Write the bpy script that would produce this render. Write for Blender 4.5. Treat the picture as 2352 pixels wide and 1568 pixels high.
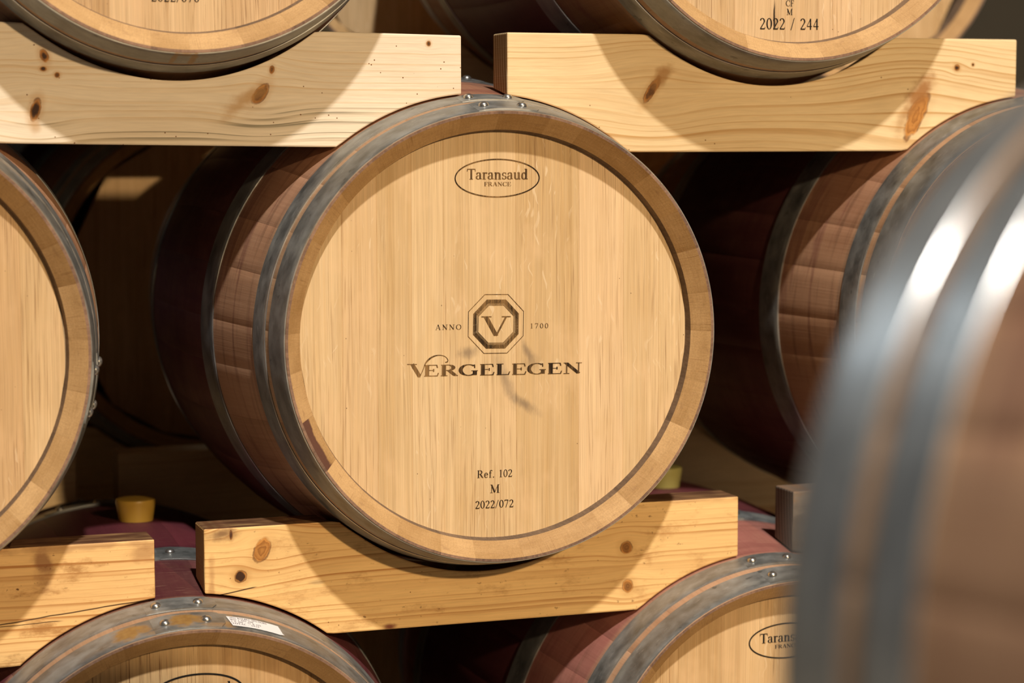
import bpy, bmesh, math, random
from mathutils import Matrix, Vector
R = math.radians
random.seed(7)
for o in list(bpy.data.objects): bpy.data.objects.remove(o)
sc = bpy.context.scene
C = sc.collection

# ------------------------------------------------------------------ camera
YAW, PITCH, ROLL = 0.331993, 0.0949223, -0.0019752
CAM = Vector((-0.8808278, -2.5752924, 0.2550686))
fw = Vector((math.sin(YAW)*math.cos(PITCH), math.cos(YAW)*math.cos(PITCH), -math.sin(PITCH)))
rt = Vector((math.cos(YAW), -math.sin(YAW), 0)); up = rt.cross(fw)
rt, up = rt*math.cos(ROLL)+up*math.sin(ROLL), -rt*math.sin(ROLL)+up*math.cos(ROLL)
cd = bpy.data.cameras.new('camera'); cam = bpy.data.objects.new('camera', cd); C.objects.link(cam)
m = Matrix((rt, up, -fw)).transposed().to_4x4(); m.translation = CAM
cam.matrix_world = m
cd.sensor_width = 36.0; cd.lens = 76.065; cd.clip_start = 0.02
cd.dof.use_dof = True; cd.dof.focus_distance = (Vector((0, .034, 0))-CAM).dot(fw); cd.dof.aperture_fstop = 3.0
sc.camera = cam

# ------------------------------------------------------------------ world, lights, exposure
w = bpy.data.worlds.new('world'); sc.world = w; w.use_nodes = True
bg = w.node_tree.nodes['Background']; bg.inputs[0].default_value = (.62, .72, .86, 1); bg.inputs[1].default_value = .02
def light(name, kind, loc, target=None, **kw):
    l = bpy.data.lights.new(name, kind); o = bpy.data.objects.new(name, l); C.objects.link(o); o.location = loc
    if target is not None: o.rotation_euler = (Vector(target)-Vector(loc)).to_track_quat('-Z', 'Y').to_euler()
    for k, v in kw.items(): setattr(l, k, v)
    return o
SUN = Vector((.02, 1, -1.42))
light('sun_offscreen', 'SUN', -SUN*4, (0, 0, 0), energy=3.15, color=(1, .97, .93), angle=R(1.7))
light('warehouse_lamp_front_offscreen', 'SPOT', Vector((.16, -1, .34))*4.6, (0, 0, -.05), energy=550, color=(1, .74, .45), shadow_soft_size=.06, spot_size=R(75), spot_blend=.6)
light('daylight_panel_left_offscreen', 'AREA', (-2.38, 1.25, 2.17), (-.38, -1.70, .16), energy=16, color=(.80, .91, 1), shape='RECTANGLE', size=1.0, size_y=.55)  # area lamp added for daylight glints on near hoops; no opening modelled
sc.view_settings.view_transform = 'Standard'; sc.view_settings.look = 'None'
sc.view_settings.exposure = 0.0; sc.view_settings.gamma = 1.0; sc.view_settings.use_curve_mapping = False

# ------------------------------------------------------------------ node helpers
class E_:
    """socket wrapper with arithmetic"""
    def __init__(s, nt, k): s.nt, s.k = nt, k
    def op(s, o, b=None, c=None, clamp=False):
        n = s.nt.nodes.new('ShaderNodeMath'); n.operation = o; n.use_clamp = clamp
        for i, v in enumerate((s, b, c)):
            if v is None: continue
            if isinstance(v, E_): s.nt.links.new(v.k, n.inputs[i])
            else: n.inputs[i].default_value = v
        return E_(s.nt, n.outputs[0])
    def __add__(s, b): return s.op('ADD', b)
    def __sub__(s, b): return s.op('SUBTRACT', b)
    def __mul__(s, b): return s.op('MULTIPLY', b)
    def __truediv__(s, b): return s.op('DIVIDE', b)
    __radd__ = __add__; __rmul__ = __mul__
    def __rsub__(s, b): return (s*-1)+b
    def abs(s): return s.op('ABSOLUTE')
    def frac(s): return s.op('FRACT')
    def sqrt(s): return s.op('SQRT')
    def max(s, b): return s.op('MAXIMUM', b)
    def min(s, b): return s.op('MINIMUM', b)
    def pow(s, b): return s.op('POWER', b)
    def sat(s): return s.op('ADD', 0.0, clamp=True)
    def step(s, a, b):
        n = s.nt.nodes.new('ShaderNodeMapRange'); n.interpolation_type = 'SMOOTHSTEP'
        s.nt.links.new(s.k, n.inputs[0])
        lo, hi, x, y = (a, b, 0, 1) if a < b else (b, a, 1, 0)
        n.inputs[1].default_value = lo; n.inputs[2].default_value = hi; n.inputs[3].default_value = x; n.inputs[4].default_value = y
        return E_(s.nt, n.outputs[0])
class Mat:
    def __init__(s, name):
        s.m = bpy.data.materials.new(name); s.m.use_nodes = True; s.nt = s.m.node_tree
        s.bsdf = s.nt.nodes['Principled BSDF']
        tc = s.nt.nodes.new('ShaderNodeTexCoord'); s.tc = tc
        s.obj = s.sep(tc.outputs['Object']); s.uv = s.sep(tc.outputs['UV'])
        g = s.nt.nodes.new('ShaderNodeNewGeometry'); s.geo = g
        oi = s.nt.nodes.new('ShaderNodeObjectInfo')
        sc_ = s.nt.nodes.new('ShaderNodeSeparateColor'); s.nt.links.new(oi.outputs['Color'], sc_.inputs[0])
        s.tone, s.hue, s.seed = [E_(s.nt, sc_.outputs[i]) for i in range(3)]
        s.alpha = E_(s.nt, oi.outputs['Alpha'])
    def sep(s, k):
        n = s.nt.nodes.new('ShaderNodeSeparateXYZ'); s.nt.links.new(k, n.inputs[0]); return [E_(s.nt, n.outputs[i]) for i in range(3)]
    def normal(s):   # object-space normal
        n = s.nt.nodes.new('ShaderNodeVectorTransform'); n.vector_type = 'NORMAL'; n.convert_from = 'WORLD'; n.convert_to = 'OBJECT'
        s.nt.links.new(s.geo.outputs['True Normal'], n.inputs[0]); return s.sep(n.outputs[0])
    def vec(s, x, y, z=0.0):
        n = s.nt.nodes.new('ShaderNodeCombineXYZ')
        for i, v in enumerate((x, y, z)):
            if isinstance(v, E_): s.nt.links.new(v.k, n.inputs[i])
            else: n.inputs[i].default_value = v
        return n.outputs[0]
    def noise(s, x, y, z=0.0, detail=2.0, rough=.5, dist=0.0):
        n = s.nt.nodes.new('ShaderNodeTexNoise'); s.nt.links.new(s.vec(x, y, z), n.inputs['Vector'])
        n.inputs['Scale'].default_value = 1; n.inputs['Detail'].default_value = detail; n.inputs['Roughness'].default_value = rough; n.inputs['Distortion'].default_value = dist
        return E_(s.nt, n.outputs[0])
    def voro(s, x, y, z=0.0):
        n = s.nt.nodes.new('ShaderNodeTexVoronoi'); s.nt.links.new(s.vec(x, y, z), n.inputs['Vector']); n.inputs['Scale'].default_value = 1
        c = s.nt.nodes.new('ShaderNodeSeparateColor'); s.nt.links.new(n.outputs['Color'], c.inputs[0])
        return E_(s.nt, n.outputs['Distance']), E_(s.nt, c.outputs[0])
    def mix(s, f, a, b, blend='MIX'):
        n = s.nt.nodes.new('ShaderNodeMix'); n.data_type = 'RGBA'; n.blend_type = blend; n.clamp_factor = True
        for i, v in ((0, f), (6, a), (7, b)):
            if isinstance(v, E_): s.nt.links.new(v.k, n.inputs[i])
            elif isinstance(v, (int, float)): n.inputs[i].default_value = v
            elif isinstance(v, tuple): n.inputs[i].default_value = (*v, 1)
            else: s.nt.links.new(v, n.inputs[i])
        return n.outputs[2]
    def scale(s, col, f):   # multiply colour by scalar socket
        n = s.nt.nodes.new('ShaderNodeVectorMath'); n.operation = 'SCALE'; s.nt.links.new(col, n.inputs[0])
        if isinstance(f, E_): s.nt.links.new(f.k, n.inputs['Scale'])
        else: n.inputs['Scale'].default_value = f
        return n.outputs[0]
    def done(s, col, rough=.6, metal=0.0, bump=None, bstr=.2, bdist=.001, spec=.3):
        b = s.bsdf
        if isinstance(col, tuple): b.inputs['Base Color'].default_value = (*col, 1)
        else: s.nt.links.new(col, b.inputs['Base Color'])
        for k, v in (('Roughness', rough), ('Metallic', metal), ('Specular IOR Level', spec)):
            if isinstance(v, E_): s.nt.links.new(v.k, b.inputs[k])
            else: b.inputs[k].default_value = v
        if bump is not None:
            n = s.nt.nodes.new('ShaderNodeBump'); n.inputs['Strength'].default_value = bstr; n.inputs['Distance'].default_value = bdist
            s.nt.links.new(bump.k, n.inputs['Height']); s.nt.links.new(n.outputs[0], b.inputs['Normal'])
        return s.m

L, RB, KK = .95, .3423, .252
# ------------------------------------------------------------------ materials
def oak_head(name, light_=(.80, .58, .325), dark=(.58, .37, .165), smudges=(), crack=None, pores=.35):
    M = Mat(name); x, y, z = M.obj; sd = M.seed*37.0
    wob = M.noise(x*14+sd, z*3.2, sd, 2)*.010
    xx = x+wob
    a = M.noise(xx*210+sd, z*3.0, sd, 3, .6)
    b = M.noise(xx*55, z*1.6+sd, sd, 2)
    c = M.noise(x*9+sd, z*5, 3.1, 3)
    t = (a*.45+b*.35+c*.35-.10)
    t = (t-.47)*2.1+.5+(M.tone-.5)*1.0
    col = M.mix(t.sat(), dark, light_)
    col = M.mix((M.hue-.5).max(0.0)*.5, col, (light_[0]*.92, light_[1]*.73, light_[2]*.68))
    fs_ = M.noise(xx*820+sd, z*7.0, sd+6, 2, .6)
    col = M.scale(col, (fs_-.5)*.62+1.0)
    cl = M.noise(x*22+sd, z*13, sd+12, 3, .6)
    col = M.mix(((cl-.52)*2.2).sat(), col, (light_[0]*1.02, light_[1]*.95, light_[2]*.93))
    col = M.mix(((.46-cl)*2.0).sat(), col, (light_[0]*.82, light_[1]*.74, light_[2]*.60))
    # fine dark pores, elongated along the grain
    p = M.noise(xx*640+sd, z*11, sd+4, 2, .55)
    patch = M.noise(x*12+sd, z*3.5, 9.0, 2).step(.36, .62)
    pr = p.step(.55, .70)*patch
    col = M.mix(pr*pores*1.6, col, (dark[0]*.45, dark[1]*.34, dark[2]*.28))
    # pale medullary flecks
    f = M.noise(x*230+M.noise(x*26, z*40, sd, 1)*5.0+sd, z*36, sd+2, 1, .4, .4)
    fp = M.noise(x*7+sd, z*5, 5.5, 2).step(.50, .68)
    fl = f.step(.655, .72)*fp
    col = M.mix(fl*.5, col, (light_[0]*1.12, light_[1]*1.2, light_[2]*1.38))
    # tiny specks
    d, rnd = M.voro(x*120, z*90, sd)
    sp = d.step(.10, .05)*rnd.step(.92, .93)
    col = M.mix(sp*.8, col, (.10, .05, .02))
    for (sx, sz, rx, rz, ro, k) in smudges:
        dx, dz = x-sx, z-sz; cr, sr = math.cos(ro), math.sin(ro)
        u, v = (dx*cr+dz*sr)/rx, (dz*cr-dx*sr)/rz
        e = (u*u+v*v).sqrt()+(M.noise(x*160, z*60, sx*50, 4, .65)-.5)*1.3
        col = M.mix(e.step(1.25, .0)*k, col, (.15, .105, .075))
    if crack:
        cx_, z0, z1 = crack
        wz = (z-z0).step(0, .012)*(z1-z).step(0, .05)
        e = (x-cx_+(M.noise(z*60, 1.0, 2.0)-.5)*.003).abs()
        col = M.mix(e.step(.012, .001)*wz*.45, col, (.30, .13, .05))
        col = M.mix((e+(z-z0)*.018).step(.0022, .0010)*(z-z0).step(0, .008)*(z1-z).step(0, .02), col, (.03, .017, .010))
    return M.done(col, .58, bump=a*.6+p*.6+fs_*.5+fl*.3, bstr=.3, bdist=.0012, spec=.25)

def oak_side(name, base=(.20, .095, .045), pale=(.33, .18, .095), wine=(.13, .028, .028), wine_top=.35, red=0.0, drip=.5, band=1.0):
    M = Mat(name); u, v, _ = M.uv; x, y, z = M.obj; sd = M.seed*41.0
    a = M.noise(u*330+sd, v*7.0, sd, 3, .6)
    b = M.noise(u*60+sd, v*3.0, sd, 2)
    c = M.noise(u*9+sd, v*8, sd+1.7, 3)
    t = ((a*.4+b*.3+c*.4)-.55)*1.9+.5+(M.tone-.5)*.7
    col = M.mix(t.sat(), base, pale)
    # circumferential wine runs and splashes from the bung
    dr = M.noise(x*5.2+1.3, v*42, z*5.2, 4, .6, .5).step(.50, .66)
    top = (z+M.noise(x*9, y*6, 4.4, 2)*.20).step(.16, .42)
    if red > 0:
        rw = M.noise(u*30+sd, v*9, sd+8, 3)
        col = M.mix((((rw-.5)*.5+red)*((y.min(L-y)).step(.085, .105)*.7+.3)).sat(), col, M.mix(t.sat(), wine, tuple(k*1.7 for k in wine)))
    col = M.mix(dr*drip, col, wine)
    col = M.mix(top*wine_top, col, (.22, .065, .055))
    d2 = M.noise(x*3.4+7.3, v*70, z*3.4, 3, .6).step(.56, .70)
    col = M.mix(d2*drip*.8, col, (.10, .042, .022))
    ye = y.min(L-y)
    col = M.mix(ye.step(.105, .085)*.65, col, M.mix(t.sat(), (.40, .23, .115), (.60, .385, .215)))      # bare oak near the ends
    bw = M.noise(u*40+sd, v*12, sd+3, 3)
    col = M.mix(ye.step(.255, .262)*band*(bw*.3+.75), col, M.mix(t.sat(), (.062, .011, .016), (.105, .019, .027)))   # burgundy band round the belly
    # saw marks across
    s_ = M.noise(u*40, v*260, sd, 1)
    col = M.mix(s_.step(.6, .75)*.14*(1.0-ye.step(.25, .26)*.7), col, (.52, .32, .20))
    return M.done(col, .55, bump=a*.7+s_*.4, bstr=.3, bdist=.0012, spec=.3)

def oak_bevel(name, base=(.60, .375, .170), dark=(.38, .215, .080)):
    M = Mat(name); u, v, _ = M.uv; sd = M.seed*29.0
    a = M.noise(u*420+sd, v*60, sd, 2, .6)
    b = M.noise(u*30, v*420+sd, sd, 2, .6)
    c = M.noise(u*16+sd, v*40, sd, 3)
    lines = M.noise(u*700+sd, v*25, sd+2, 1).step(.55, .8)*M.noise(u*14+sd, v*9, 2.2).step(.45, .62)
    t = ((a*.22+b*.30+c*.62)-.57)*1.8+.5+(M.tone-.5)*1.0
    col = M.mix(t.sat(), dark, base)
    col = M.mix(lines*.55, col, (.23, .11, .035))
    col = M.scale(col, (M.noise(u*500+sd, v*500, sd+5, 2, .7)-.5)*.55+1.0)
    e = M.noise(u*45+sd, v*130, sd+7, 3)
    col = M.mix(e.step(.62, .74)*.35, col, (.28, .15, .07))
    col = M.mix((1.0-M.alpha).sat()*(M.noise(u*60+sd, v*60, 3.3, 3)*.012+v).step(.047, .051), col, (.085, .03, .028))
    return M.done(col, .6, bump=a+b, bstr=.2, bdist=.0008, spec=.25)

def oak_end(name, base=(.34, .20, .125), dark=(.13, .075, .052)):
    M = Mat(name); u, v, _ = M.uv; sd = M.seed*23.0
    a = M.noise(u*260+sd, v*90, sd, 3, .65)
    b = M.noise(u*22+sd, v*10, sd, 3)
    t = ((a*.6+b*.6)-.6)*2.4+.5+(M.tone-.5)*.7
    return M.done(M.mix(t.sat(), dark, base), .7, bump=a, bstr=.35, bdist=.001, spec=.2)

def steel(name, base=(.30, .31, .30), dark=(.12, .13, .127), rust=None, rough=.42, metal=.9, dust=.35):
    M = Mat(name); u, v, _ = M.uv; sd = M.seed*31.0
    a = M.noise(u*30+sd, v*46, sd, 4, .6, .15)
    b = M.noise(u*9+sd, v*30, sd+3, 3)
    t = ((a*.7+b*.6)-.65)*2.4+.5
    col = M.mix(t.sat(), dark, base)
    s_ = M.noise(u*60+v*90+sd, u*10-v*240, sd, 3, .6).step(.63, .72)
    col = M.mix(s_*.45, col, (.62, .61, .58))
    o = M.noise(u*48+sd, v*60, sd+11, 3).step(.66, .74)
    col = M.mix(o*.75, col, (.035, .045, .045))
    ox = M.noise(u*9+sd, v*22, sd+17, 3).step(.56, .72)
    col = M.mix(ox*.35, col, (.25, .22, .15))
    du = ((a-.5)*1.4+.62).sat()*dust
    col = M.mix(du, col, M.mix(a, (.36, .355, .33), (.56, .545, .495)))
    r = a*.22+(rough-.08)+du*.15
    met = (1.0-ox*.5)*metal*(1.0-du*.85)
    if rust:
        for (ru, rv, ra, rb, k) in rust:
            q = (((u-ru)/ra)*((u-ru)/ra)+((v-rv)/rb)*((v-rv)/rb)).sqrt()+(M.noise(u*70, v*110, 8.8, 3)-.5)*.9
            f = q.step(1.0, .45)*k
            col = M.mix(f, col, M.mix(M.noise(u*120, v*160, 1.1, 3), (.22, .095, .018), (.42, .24, .06)))
            met = met*(1.0-f*.9)
    return M.done(col, r, met, bump=a+s_*.5, bstr=.12, bdist=.0008, spec=.4)

def pine(name, base, late, knots=(), freq=62.0, lstr=.6, seed=0.0, holes=0.0, blotch=0.0, top_stain=0.0, blue=None, dirt=None, wav=.022, checks=()):
    M = Mat(name); x, y, z = M.obj; nx, ny, nz = M.normal()
    v = z+(M.noise(x*2.1+seed, z*5, seed, 3)-.5)*wav*2
    kmask = None
    for (kx, kz, rx, rz, ro, k) in knots:
        dx, dz = x-kx, z-kz
        s2 = max(rx, rz)*2.6
        g = ((dx*dx)*(-1/(s2*s2*1.8))+(dz*dz)*(-1/(s2*s2))).op('EXPONENT')
        v = v-dz*g*.62
    ph = v*freq+(M.noise(x*.16+seed, v*34, seed+2, 3, .6)-.5)*4.2
    fr = ph.frac()
    l = (fr.step(.66, .93)*.8+fr.step(.1, .9)*.2)*fr.step(1.0, .94)
    mod = M.noise(x*1.5+seed, v*44, seed+5, 3).step(.34, .66)
    fib = M.noise(x*22, v*420, seed+1, 2, .6)
    big = M.noise(x*3+seed, z*9, seed+3, 3)
    col = M.mix((l*(mod*.85+.15)*lstr).sat(), base, late)
    col = M.mix(((big-.45)*.9).sat(), col, tuple(q*.80 for q in late))
    col = M.scale(col, (fib-.5)*.34+1.0)
    if blue:   # grey-blue stained rings in a band of heights
        z0, z1 = blue
        bz = (z-z0).step(0, .012)*(z1-z).step(0, .012)
        col = M.mix(l*bz*M.noise(x*4, z*60, 7.7, 2).step(.35, .6)*.85, col, (.22, .20, .14))
    if blotch > 0:
        bl = M.noise(x*14+seed, z*30, seed+9, 5, .68).step(.52, .70)
        col = M.mix(bl*blotch, col, (.42, .19, .055))
        b2 = M.noise(x*90+seed, z*120, seed+6, 4, .6).step(.64, .70)*M.noise(x*9, z*14, seed+13, 2).step(.42, .6)
        col = M.mix((b2*blotch*1.3).sat(), col, (.16, .065, .022))
    for (cx_, cz_, sl, ln, th_) in checks:   # thin drying splits
        e = (z-cz_-(x-cx_)*sl+(M.noise(x*18, 3.0, 1.0)-.5)*.004).abs()
        col = M.mix(e.step(th_, th_*.3)*(x-cx_).abs().step(ln, ln*.8), col, (.09, .045, .02))
    if holes > 0:
        d, rnd = M.voro(x*72+seed, z*72)
        hz = M.noise(x*3+seed, z*11, 6.1, 1).step(.33, .45)
        col = M.mix(d.step(.085, .045)*rnd.step(1-holes, 1-holes+.01)*hz, col, (.20, .075, .02))
    for (kx, kz, rx, rz, ro, k) in knots:
        dx, dz = x-kx, z-kz; cr, sr = math.cos(ro), math.sin(ro)
        uu, vv = (dx*cr+dz*sr)/rx, (dz*cr-dx*sr)/rz
        q = (uu*uu+vv*vv).sqrt()+(M.noise(x*62, z*62, kx*90+seed, 4, .6)-.5)*.75
        halo = q.step(2.2, .95)
        col = M.mix(halo*.40*(.4+k*.6), col, (.56, .29, .09))
        rings = (q*2.6+(M.noise(x*70, z*50, kz*40, 2)-.5)*2.2).frac().step(.15, .95)
        inner = M.mix(rings*.55+M.noise(x*300, z*120, 2.0, 2)*.35, (.68, .30, .070), (.33, .12, .025))
        inner = M.mix((q+(M.noise(x*150, z*60, kx*33, 2)-.5)*.9).step(1.0, .40)*k, inner, (.055, .022, .010))
        col = M.mix(q.step(1.08, .80), col, inner)
        col = M.mix(q.step(.78, .95)*q.step(1.12, .98)*.7*M.noise(x*60, z*60, 7.0, 2).step(.3, .6), col, (.15, .055, .018))
    if dirt:
        for (dx_, dz_, rx, rz, ro, k, dc) in dirt:
            dx, dz = x-dx_, z-dz_; cr, sr = math.cos(ro), math.sin(ro)
            uu, vv = (dx*cr+dz*sr)/rx, (dz*cr-dx*sr)/rz
            q = (uu*uu+vv*vv).sqrt()+(M.noise(x*42, z*60, dx_*31, 4)-.5)*1.5
            col = M.mix(q.step(1.0, .2)*k, col, dc)
    # sawn end faces: growth-ring arcs, and dark stained top
    er = ((y+.09)*(y+.09)+(z-.17)*(z-.17)*.18).sqrt()*115
    ecol = M.mix(er.frac().step(.2, .9), tuple(q*.74 for q in base), tuple(q*.62 for q in late))
    col = M.mix(nx.abs().step(.6, .8), col, ecol)
    if top_stain > 0:
        ts = M.noise(x*14+seed, y*60, 2.0, 3).step(.2, .62)
        col = M.mix(nz.step(.6, .85)*(ts*.35+.65)*top_stain, col, M.mix(fib, (.06, .024, .012), (.16, .07, .036)))
    return M.done(col, .6, bump=l*.5+fib*.6, bstr=.18, bdist=.0012, spec=.22)

def burnt(name, fade=.5, ink=(.030, .018, .010)):
    M = Mat(name); x, y, z = M.obj
    a = M.noise(x*420, z*9, 1.0, 3, .6); b = M.noise(x*22+2.2, z*14, 5.0, 2)
    f = ((a-.5)*2.2+(b-.5)*3.0+fade-.22)
    return M.done(M.mix(f.sat()*min(1.0, fade*1.6), ink, (.33, .18, .065)), .75, spec=.1)

MAT = {}
MAT['bevel'] = oak_bevel('oak_bevel'); MAT['end'] = oak_end('oak_end_grain')
MAT['croze'] = oak_end('oak_croze', (.235, .155, .095), (.12, .078, .05))
MAT['side_oak'] = oak_side('oak_side')
MAT['side_warm'] = oak_side('oak_side_warm', (.36, .18, .090), (.56, .32, .185), wine_top=.4, drip=.45)
MAT['side_wine'] = oak_side('oak_side_wine', (.27, .13, .085), (.42, .22, .15), wine=(.062, .011, .016), wine_top=0, red=.88, drip=.25)
MAT['side_rose'] = oak_side('oak_side_rose', (.36, .17, .11), (.50, .27, .19), wine=(.19, .050, .046), wine_top=0, red=.62, drip=.30)
MAT['steel'] = steel('galvanised_steel')
MAT['steel_pale'] = steel('galvanised_steel_pale', (.36, .365, .35), (.16, .17, .165), dust=.42)
MAT['steel_rust'] = steel('galvanised_steel_rusty', (.36, .36, .34), (.16, .165, .16), dust=.42, rust=[(.553, .022, .024, .022, .95), (.532, .020, .012, .014, .8), (.425, .012, .012, .012, .8), (.500, .006, .05, .007, .6), (.420, .030, .006, .02, .6)])
MAT['steel_drip'] = steel('galvanised_steel_dripped', rust=[(1.397, .022, .0045, .035, .75), (1.421, .020, .006, .035, .85), (1.409, .003, .016, .006, .7)])
MAT['steel_blue'] = steel('galvanised_steel_new', (.50, .51, .50), (.36, .37, .37), rough=.30, metal=.70, dust=.3)
MAT['edge'] = Mat('steel_edge_highlight').done((.78, .77, .74), .28, .95)  # highlight line along hoop edges, painted as paler, shinier steel
MAT['rivet'] = Mat('rivet_steel').done((.50, .48, .44), .30, .9)
MAT['burnt'] = burnt('burnt_brand', .55); MAT['burnt_dark'] = burnt('burnt_brand_dark', .18); MAT['ink'] = burnt('black_stencil', .06, (.016, .014, .012))
MAT['paper'] = Mat('label_paper').done((.80, .78, .76), .6)
MAT['print'] = Mat('label_print').done((.06, .03, .05), .6)
M = Mat('amber_silicone'); M.bsdf.inputs['Transmission Weight'].default_value = .25; M.bsdf.inputs['Coat Weight'].default_value = .3
MAT['bung'] = M.done((.60, .36, .055), .38)
M = Mat('olive_silicone'); MAT['bung_olive'] = M.done((.42, .38, .12), .4)

# ------------------------------------------------------------------ mesh helpers
def link(name, me, parent=None, loc=None, color=None, rot=None):
    o = bpy.data.objects.new(name, me); C.objects.link(o)
    if parent: o.parent = parent
    if loc is not None: o.location = loc
    if rot is not None: o.rotation_euler = rot
    if color: o.color = color
    return o
def tag(o, label, cat, group=None):
    o['label'] = label; o['category'] = cat
    if group: o['group'] = group
    return o
def mesh(name, vs, fs, mats, fm=None, uv=None, smooth=True, sharp=35):
    me = bpy.data.meshes.new(name); me.from_pydata(vs, [], fs); me.update()
    for k in mats: me.materials.append(k)
    if fm: me.polygons.foreach_set('material_index', fm)
    if uv:
        ul = me.uv_layers.new(name='UVMap')
        for lp in me.loops: ul.data[lp.index].uv = uv[lp.vertex_index]
    if smooth:
        me.polygons.foreach_set('use_smooth', [True]*len(me.polygons)); me.set_sharp_from_angle(angle=R(sharp))
    return me
def fix(me):
    bm = bmesh.new(); bm.from_mesh(me); bmesh.ops.recalc_face_normals(bm, faces=bm.faces); bm.to_mesh(me); bm.free(); return me

# ------------------------------------------------------------------ barrel geometry
HEAD_Y, HEAD_R = .034, .2603
def prof(y): return RB-KK*(y-.475)**2
NST = 30
rs = random.Random(3)
wts = [rs.uniform(.8, 1.25) for _ in range(NST)]; tot = sum(wts)
ANG = [0]
for q in wts: ANG.append(ANG[-1]+q/tot*2*math.pi)
ROWS = [(.050, .2570, 3), (.0216, .2624, 1), (.0000, .2822, 2), (-.0002, .2856, 0)]
OUT = [.012, .03, .05, .08, .12, .17, .23, .30, .38, .475]
PROFILE = [(y, r, mt) for y, r, mt in ROWS]+[(y, prof(y), 0) for y in OUT]+[(L-y, prof(y), 0) for y in OUT[-2::-1]]+[(L-ROWS[i][0], ROWS[i][1], ROWS[i-1][2] if i else 0) for i in (3, 2, 1, 0)]
def stave_mesh(i, mats, key, cache={}):
    if (i, key) in cache: return cache[i, key]
    a0, a1 = ANG[i], ANG[i+1]; g, ch = .00006, .0022
    cols = [(a0+g, .0003), (a0+g+ch, 0)]+[(a0+(a1-a0)*k/4, 0) for k in (1, 2, 3)]+[(a1-g-ch, 0), (a1-g, .0003)]
    vs, uv, fs, fm = [], [], [], []; n = len(cols); s = 0
    for j, (y, r, mt) in enumerate(PROFILE):
        if j: s += math.hypot(y-PROFILE[j-1][0], r-PROFILE[j-1][1])
        for a, d in cols:
            outer = 3 <= j < len(PROFILE)-3
            rr = r-d if outer else r+d*.1
            yy = y+(d*.35 if j < 4 else 0)-(d*.35 if j >= len(PROFILE)-4 else 0)
            vs.append((rr*math.cos(a), yy, rr*math.sin(a))); uv.append((a*.3, s))
    for j in range(len(PROFILE)-1):
        for k in range(n-1):
            b = j*n+k; fs.append((b, b+1, b+n+1, b+n)); fm.append(PROFILE[j][2])
    me = fix(mesh('stave', vs, fs, mats, fm, uv, True, 28)); cache[i, key] = me; return me
def board_mesh(x0, x1, mat, rad=HEAD_R):
    gw = .0006; xs = [x0+.00002, x0+gw]+[x0+(x1-x0)*k/6 for k in range(1, 6)]+[x1-gw, x1-.00002]
    vs, fs = [], []; n = len(xs)
    for k, x in enumerate(xs):
        h = math.sqrt(max(rad*rad-x*x, 1e-7)); d = .0004 if k in (0, n-1) else 0
        for y in (HEAD_Y+d, HEAD_Y+.020): vs += [(x, y, -h), (x, y, h)]
    for k in range(n-1):
        a, b = 4*k, 4*k+4
        fs += [(a, b, b+1, a+1), (a+2, a+3, b+3, b+2), (a, a+2, b+2, b), (a+1, b+1, b+3, a+3)]
    fs += [(0, 1, 3, 2), (4*n-4, 4*n-2, 4*n-1, 4*n-3)]
    return mesh('board', vs, fs, [mat], smooth=False)
def hoop_mesh(y0, y1, mat, lap=(97, 80.5), th=.0017, n=180, key=None, cache={}):
    kk = (y0, y1, mat.name, lap)
    if kk in cache: return cache[kk]
    lo, hi = prof(y0)+th, prof(y1)+th
    f = lambda y: lo+(hi-lo)*(y-y0)/(y1-y0)
    rows = [(y0+.0003, f(y0)-th-.001), (y0, f(y0)-.0005), (y0+.0006, f(y0))]+[(y0+(y1-y0)*k/4, f(y0+(y1-y0)*k/4)) for k in (1, 2, 3)]+[(y1-.0006, f(y1)), (y1, f(y1)-.0005), (y1-.0003, f(y1)-th-.001)]
    vs, fs, uv, fm = [], [], [], []; m_ = len(rows)
    for i in range(n+1):
        a = 2*math.pi*i/n
        for j, (y, r) in enumerate(rows): vs.append((r*math.cos(a), y, r*math.sin(a))); uv.append((a*.3, (y-y0)/(y1-y0)*.04))
    for i in range(n):
        for j in range(m_-1): b = i*m_+j; fs.append((b, b+1, b+m_+1, b+m_)); fm.append(1 if j in (1, m_-3) else 0)
    # riveted overlap: the band's free end lying on top, with rounded corners
    a0, a1 = R(lap[0]), R(lap[1]); na = 14; base = len(vs); wd = y1-y0
    rows2 = [0, .0, .03, .25, .5, .75, .97, 1.0, 1.0]
    for i in range(na+1):
        t = i/na; a = a0+(a1-a0)*t
        e = min(t, 1-t)*abs(a0-a1)*.3; cr_ = wd*.30
        ins = 0 if e > cr_ or t < .5 else (cr_-math.sqrt(max(cr_*cr_-(cr_-e)**2, 0)))
        lift = .0015*(min(1, t*6)) 
        for j, q in enumerate(rows2):
            y = y0+.0004+ins+(wd-.0008-2*ins)*q
            r = f(y)+lift*(0 if j in (0, len(rows2)-1) else 1)+(.0001 if 0 < j < len(rows2)-1 else -.0004)
            if i == na and 0 < j < len(rows2)-1: r = f(y)+lift
            vs.append((r*math.cos(a), y, r*math.sin(a))); uv.append((a*.3+.07, (y-y0)/wd*.04))
    m2 = len(rows2)
    for i in range(na):
        for j in range(m2-1): b = base+i*m2+j; fs.append((b, b+1, b+m2+1, b+m2))
    # end face of the overlap
    bb = len(vs)
    for j, q in enumerate(rows2):
        p = vs[base+na*m2+j]; s = (math.hypot(p[0], p[2])-.0019)/math.hypot(p[0], p[2]); vs.append((p[0]*s, p[1], p[2]*s)); uv.append(uv[base+na*m2+j])
    for j in range(m2-1): b = base+na*m2+j; fs.append((b, b+1, bb+j+1, bb+j))
    fm += [0]*(len(fs)-len(fm))
    me = fix(mesh('hoop', vs, fs, [mat, MAT['edge']], fm, uv, True, 40)); cache[kk] = me; return me
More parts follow.
